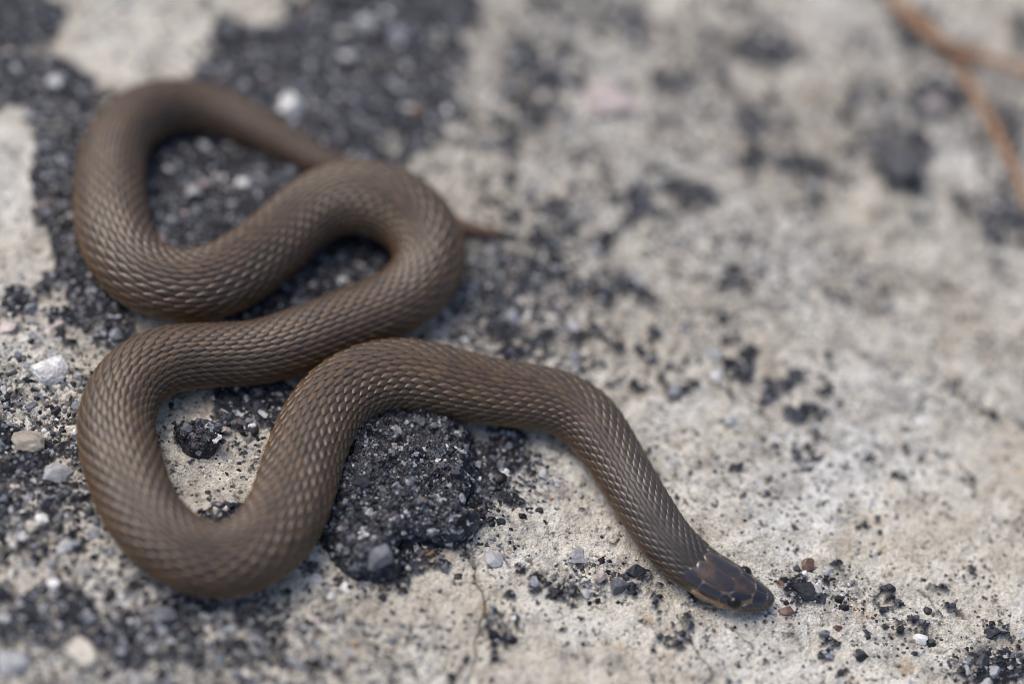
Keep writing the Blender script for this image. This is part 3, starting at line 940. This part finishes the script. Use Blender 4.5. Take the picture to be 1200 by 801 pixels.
for i in range(len(qx)):
    key = pick(cr_m[i], gr_m[i])
    R = rr[i]
    if single[i]:
        vi = RNG.integers(0, 8)
        if (key, vi) not in single_meshes:
            v, f = variants1[vi]
            cc = np.tile(np.array(PAL[key]), (len(v), 1)) * RNG.uniform(.85, 1.15, (len(v), 1))
            single_meshes[(key, vi)] = mesh_np('grain', v * np.array([1, 1, .8]), f, MAT_GRAIN, False, None, cc)
        o = add_obj('grain', single_meshes[(key, vi)], ground)
        o.scale = (R * 1.1, R, R * .9); o.rotation_euler = (RNG.uniform(-.5, .5), RNG.uniform(-.5, .5), RNG.uniform(0, 6.28))
        o.location = (qx[i], qy[i], qz[i] - R * .2)
        continue
    v, f = variants1[RNG.integers(0, 40)] if R > 4.2 * PX else variants[RNG.integers(0, 40)]
    v = v * RNG.uniform(.82, 1.18, (len(v), 1))
    v = (v @ rot_rand(RNG).T) * np.array([R * 1.15, R, R * .8]) + np.array([qx[i], qy[i], qz[i] - R * (.12 if R < 3 * PX else .3)])
    gv.append(v); gfc.append(f + n); n += len(v)
    gc.append(np.tile(np.array(PAL[key]) * RNG.uniform(.7, 1.2), (len(v), 1)))
gmesh = mesh_np('grit', np.vstack(gv), np.vstack(gfc), MAT_GRAIN, False, None, np.vstack(gc))
add_obj('grit', gmesh, ground, kind='stuff', label='fine grey, black and white mineral grit bedded in the rock')
print('grit', len(gv), 'tris', sum(len(f) for f in gfc))

# ------------------------------------------------------------------ fallen pine needles
def needle_mat():
    m, N, L, B = new_mat('dry_pine_needle')
    geo = N.new('ShaderNodeNewGeometry')
    n = noise_node(N, L, geo.outputs['Position'], 300, 4)
    r = ramp(N, [(.3, (.14, .06, .02)), (.7, (.29, .145, .056))]); L.new(n.outputs[0], r.inputs[0])
    L.new(r.outputs[0], B.inputs['Base Color']); B.inputs['Roughness'].default_value = .5
    return m
MAT_NEEDLE = needle_mat()
def tube_mesh(name, pts, radii, mat, nph=10):
    P = catmull(np.c_[np.array(pts), np.array(radii)[:, None]], 14)
    C, R = P[:, :3], P[:, 3] * .9
    T = np.gradient(C, axis=0); T /= np.linalg.norm(T, axis=1)[:, None]
    Nn = np.array([0, 0, 1.0]) - T * T[:, 2:3]; Nn /= np.linalg.norm(Nn, axis=1)[:, None]
    Bn = np.cross(T, Nn)
    a = np.linspace(0, 2 * math.pi, nph, endpoint=False)
    V = C[:, None] + R[:, None, None] * (np.cos(a)[None, :, None] * Bn[:, None] + .75 * np.sin(a)[None, :, None] * Nn[:, None])
    f = []
    for i in range(len(C) - 1):
        for j in range(nph):
            f.append((i * nph + j, i * nph + (j + 1) % nph, (i + 1) * nph + (j + 1) % nph, (i + 1) * nph + j))
    f.append(tuple(range(nph - 1, -1, -1))); f.append(tuple((len(C) - 1) * nph + j for j in range(nph)))
    me = bpy.data.meshes.new(name); me.from_pydata(V.reshape(-1, 3).tolist(), [], f)
    me.polygons.foreach_set('use_smooth', np.ones(len(me.polygons), dtype=bool))
    me.materials.append(mat)
    return me
bundle = bpy.data.objects.new('pine_needle_bundle', None); COL.objects.link(bundle); bundle.empty_display_size = .01
bundle['label'] = 'dry orange pine needles joined in one bundle lying on pale rock'; bundle['category'] = 'pine needles'
def npts(rows): return [at(x, y, z * 1e-3) for x, y, z in rows]
add_obj('needle', tube_mesh('needle', npts([(1020, -30, 2.6), (1060, 14, 2.5), (1100, 48, 2.6), (1150, 66, 3.0), (1200, 82, 3.2), (1270, 105, 2.2), (1340, 135, 1.0)]),
                            [.0008, .0009, .0010, .0009, .0009, .0008, .0003], MAT_NEEDLE), bundle)
add_obj('needle', tube_mesh('needle', npts([(1022, -33, 1.4), (1068, 16, 1.4), (1108, 52, 1.3), (1132, 90, 1.5), (1160, 140, 1.9), (1190, 200, 1.9), (1215, 262, 1.5), (1240, 340, .8)]),
                            [.0008, .0009, .0009, .0008, .0009, .0009, .0008, .0003], MAT_NEEDLE), bundle)
add_obj('sheath', tube_mesh('sheath', npts([(960, -95, 1.0), (1000, -52, 1.8), (1030, -18, 2.0)]), [.0010, .0013, .0012], MAT_NEEDLE), bundle)
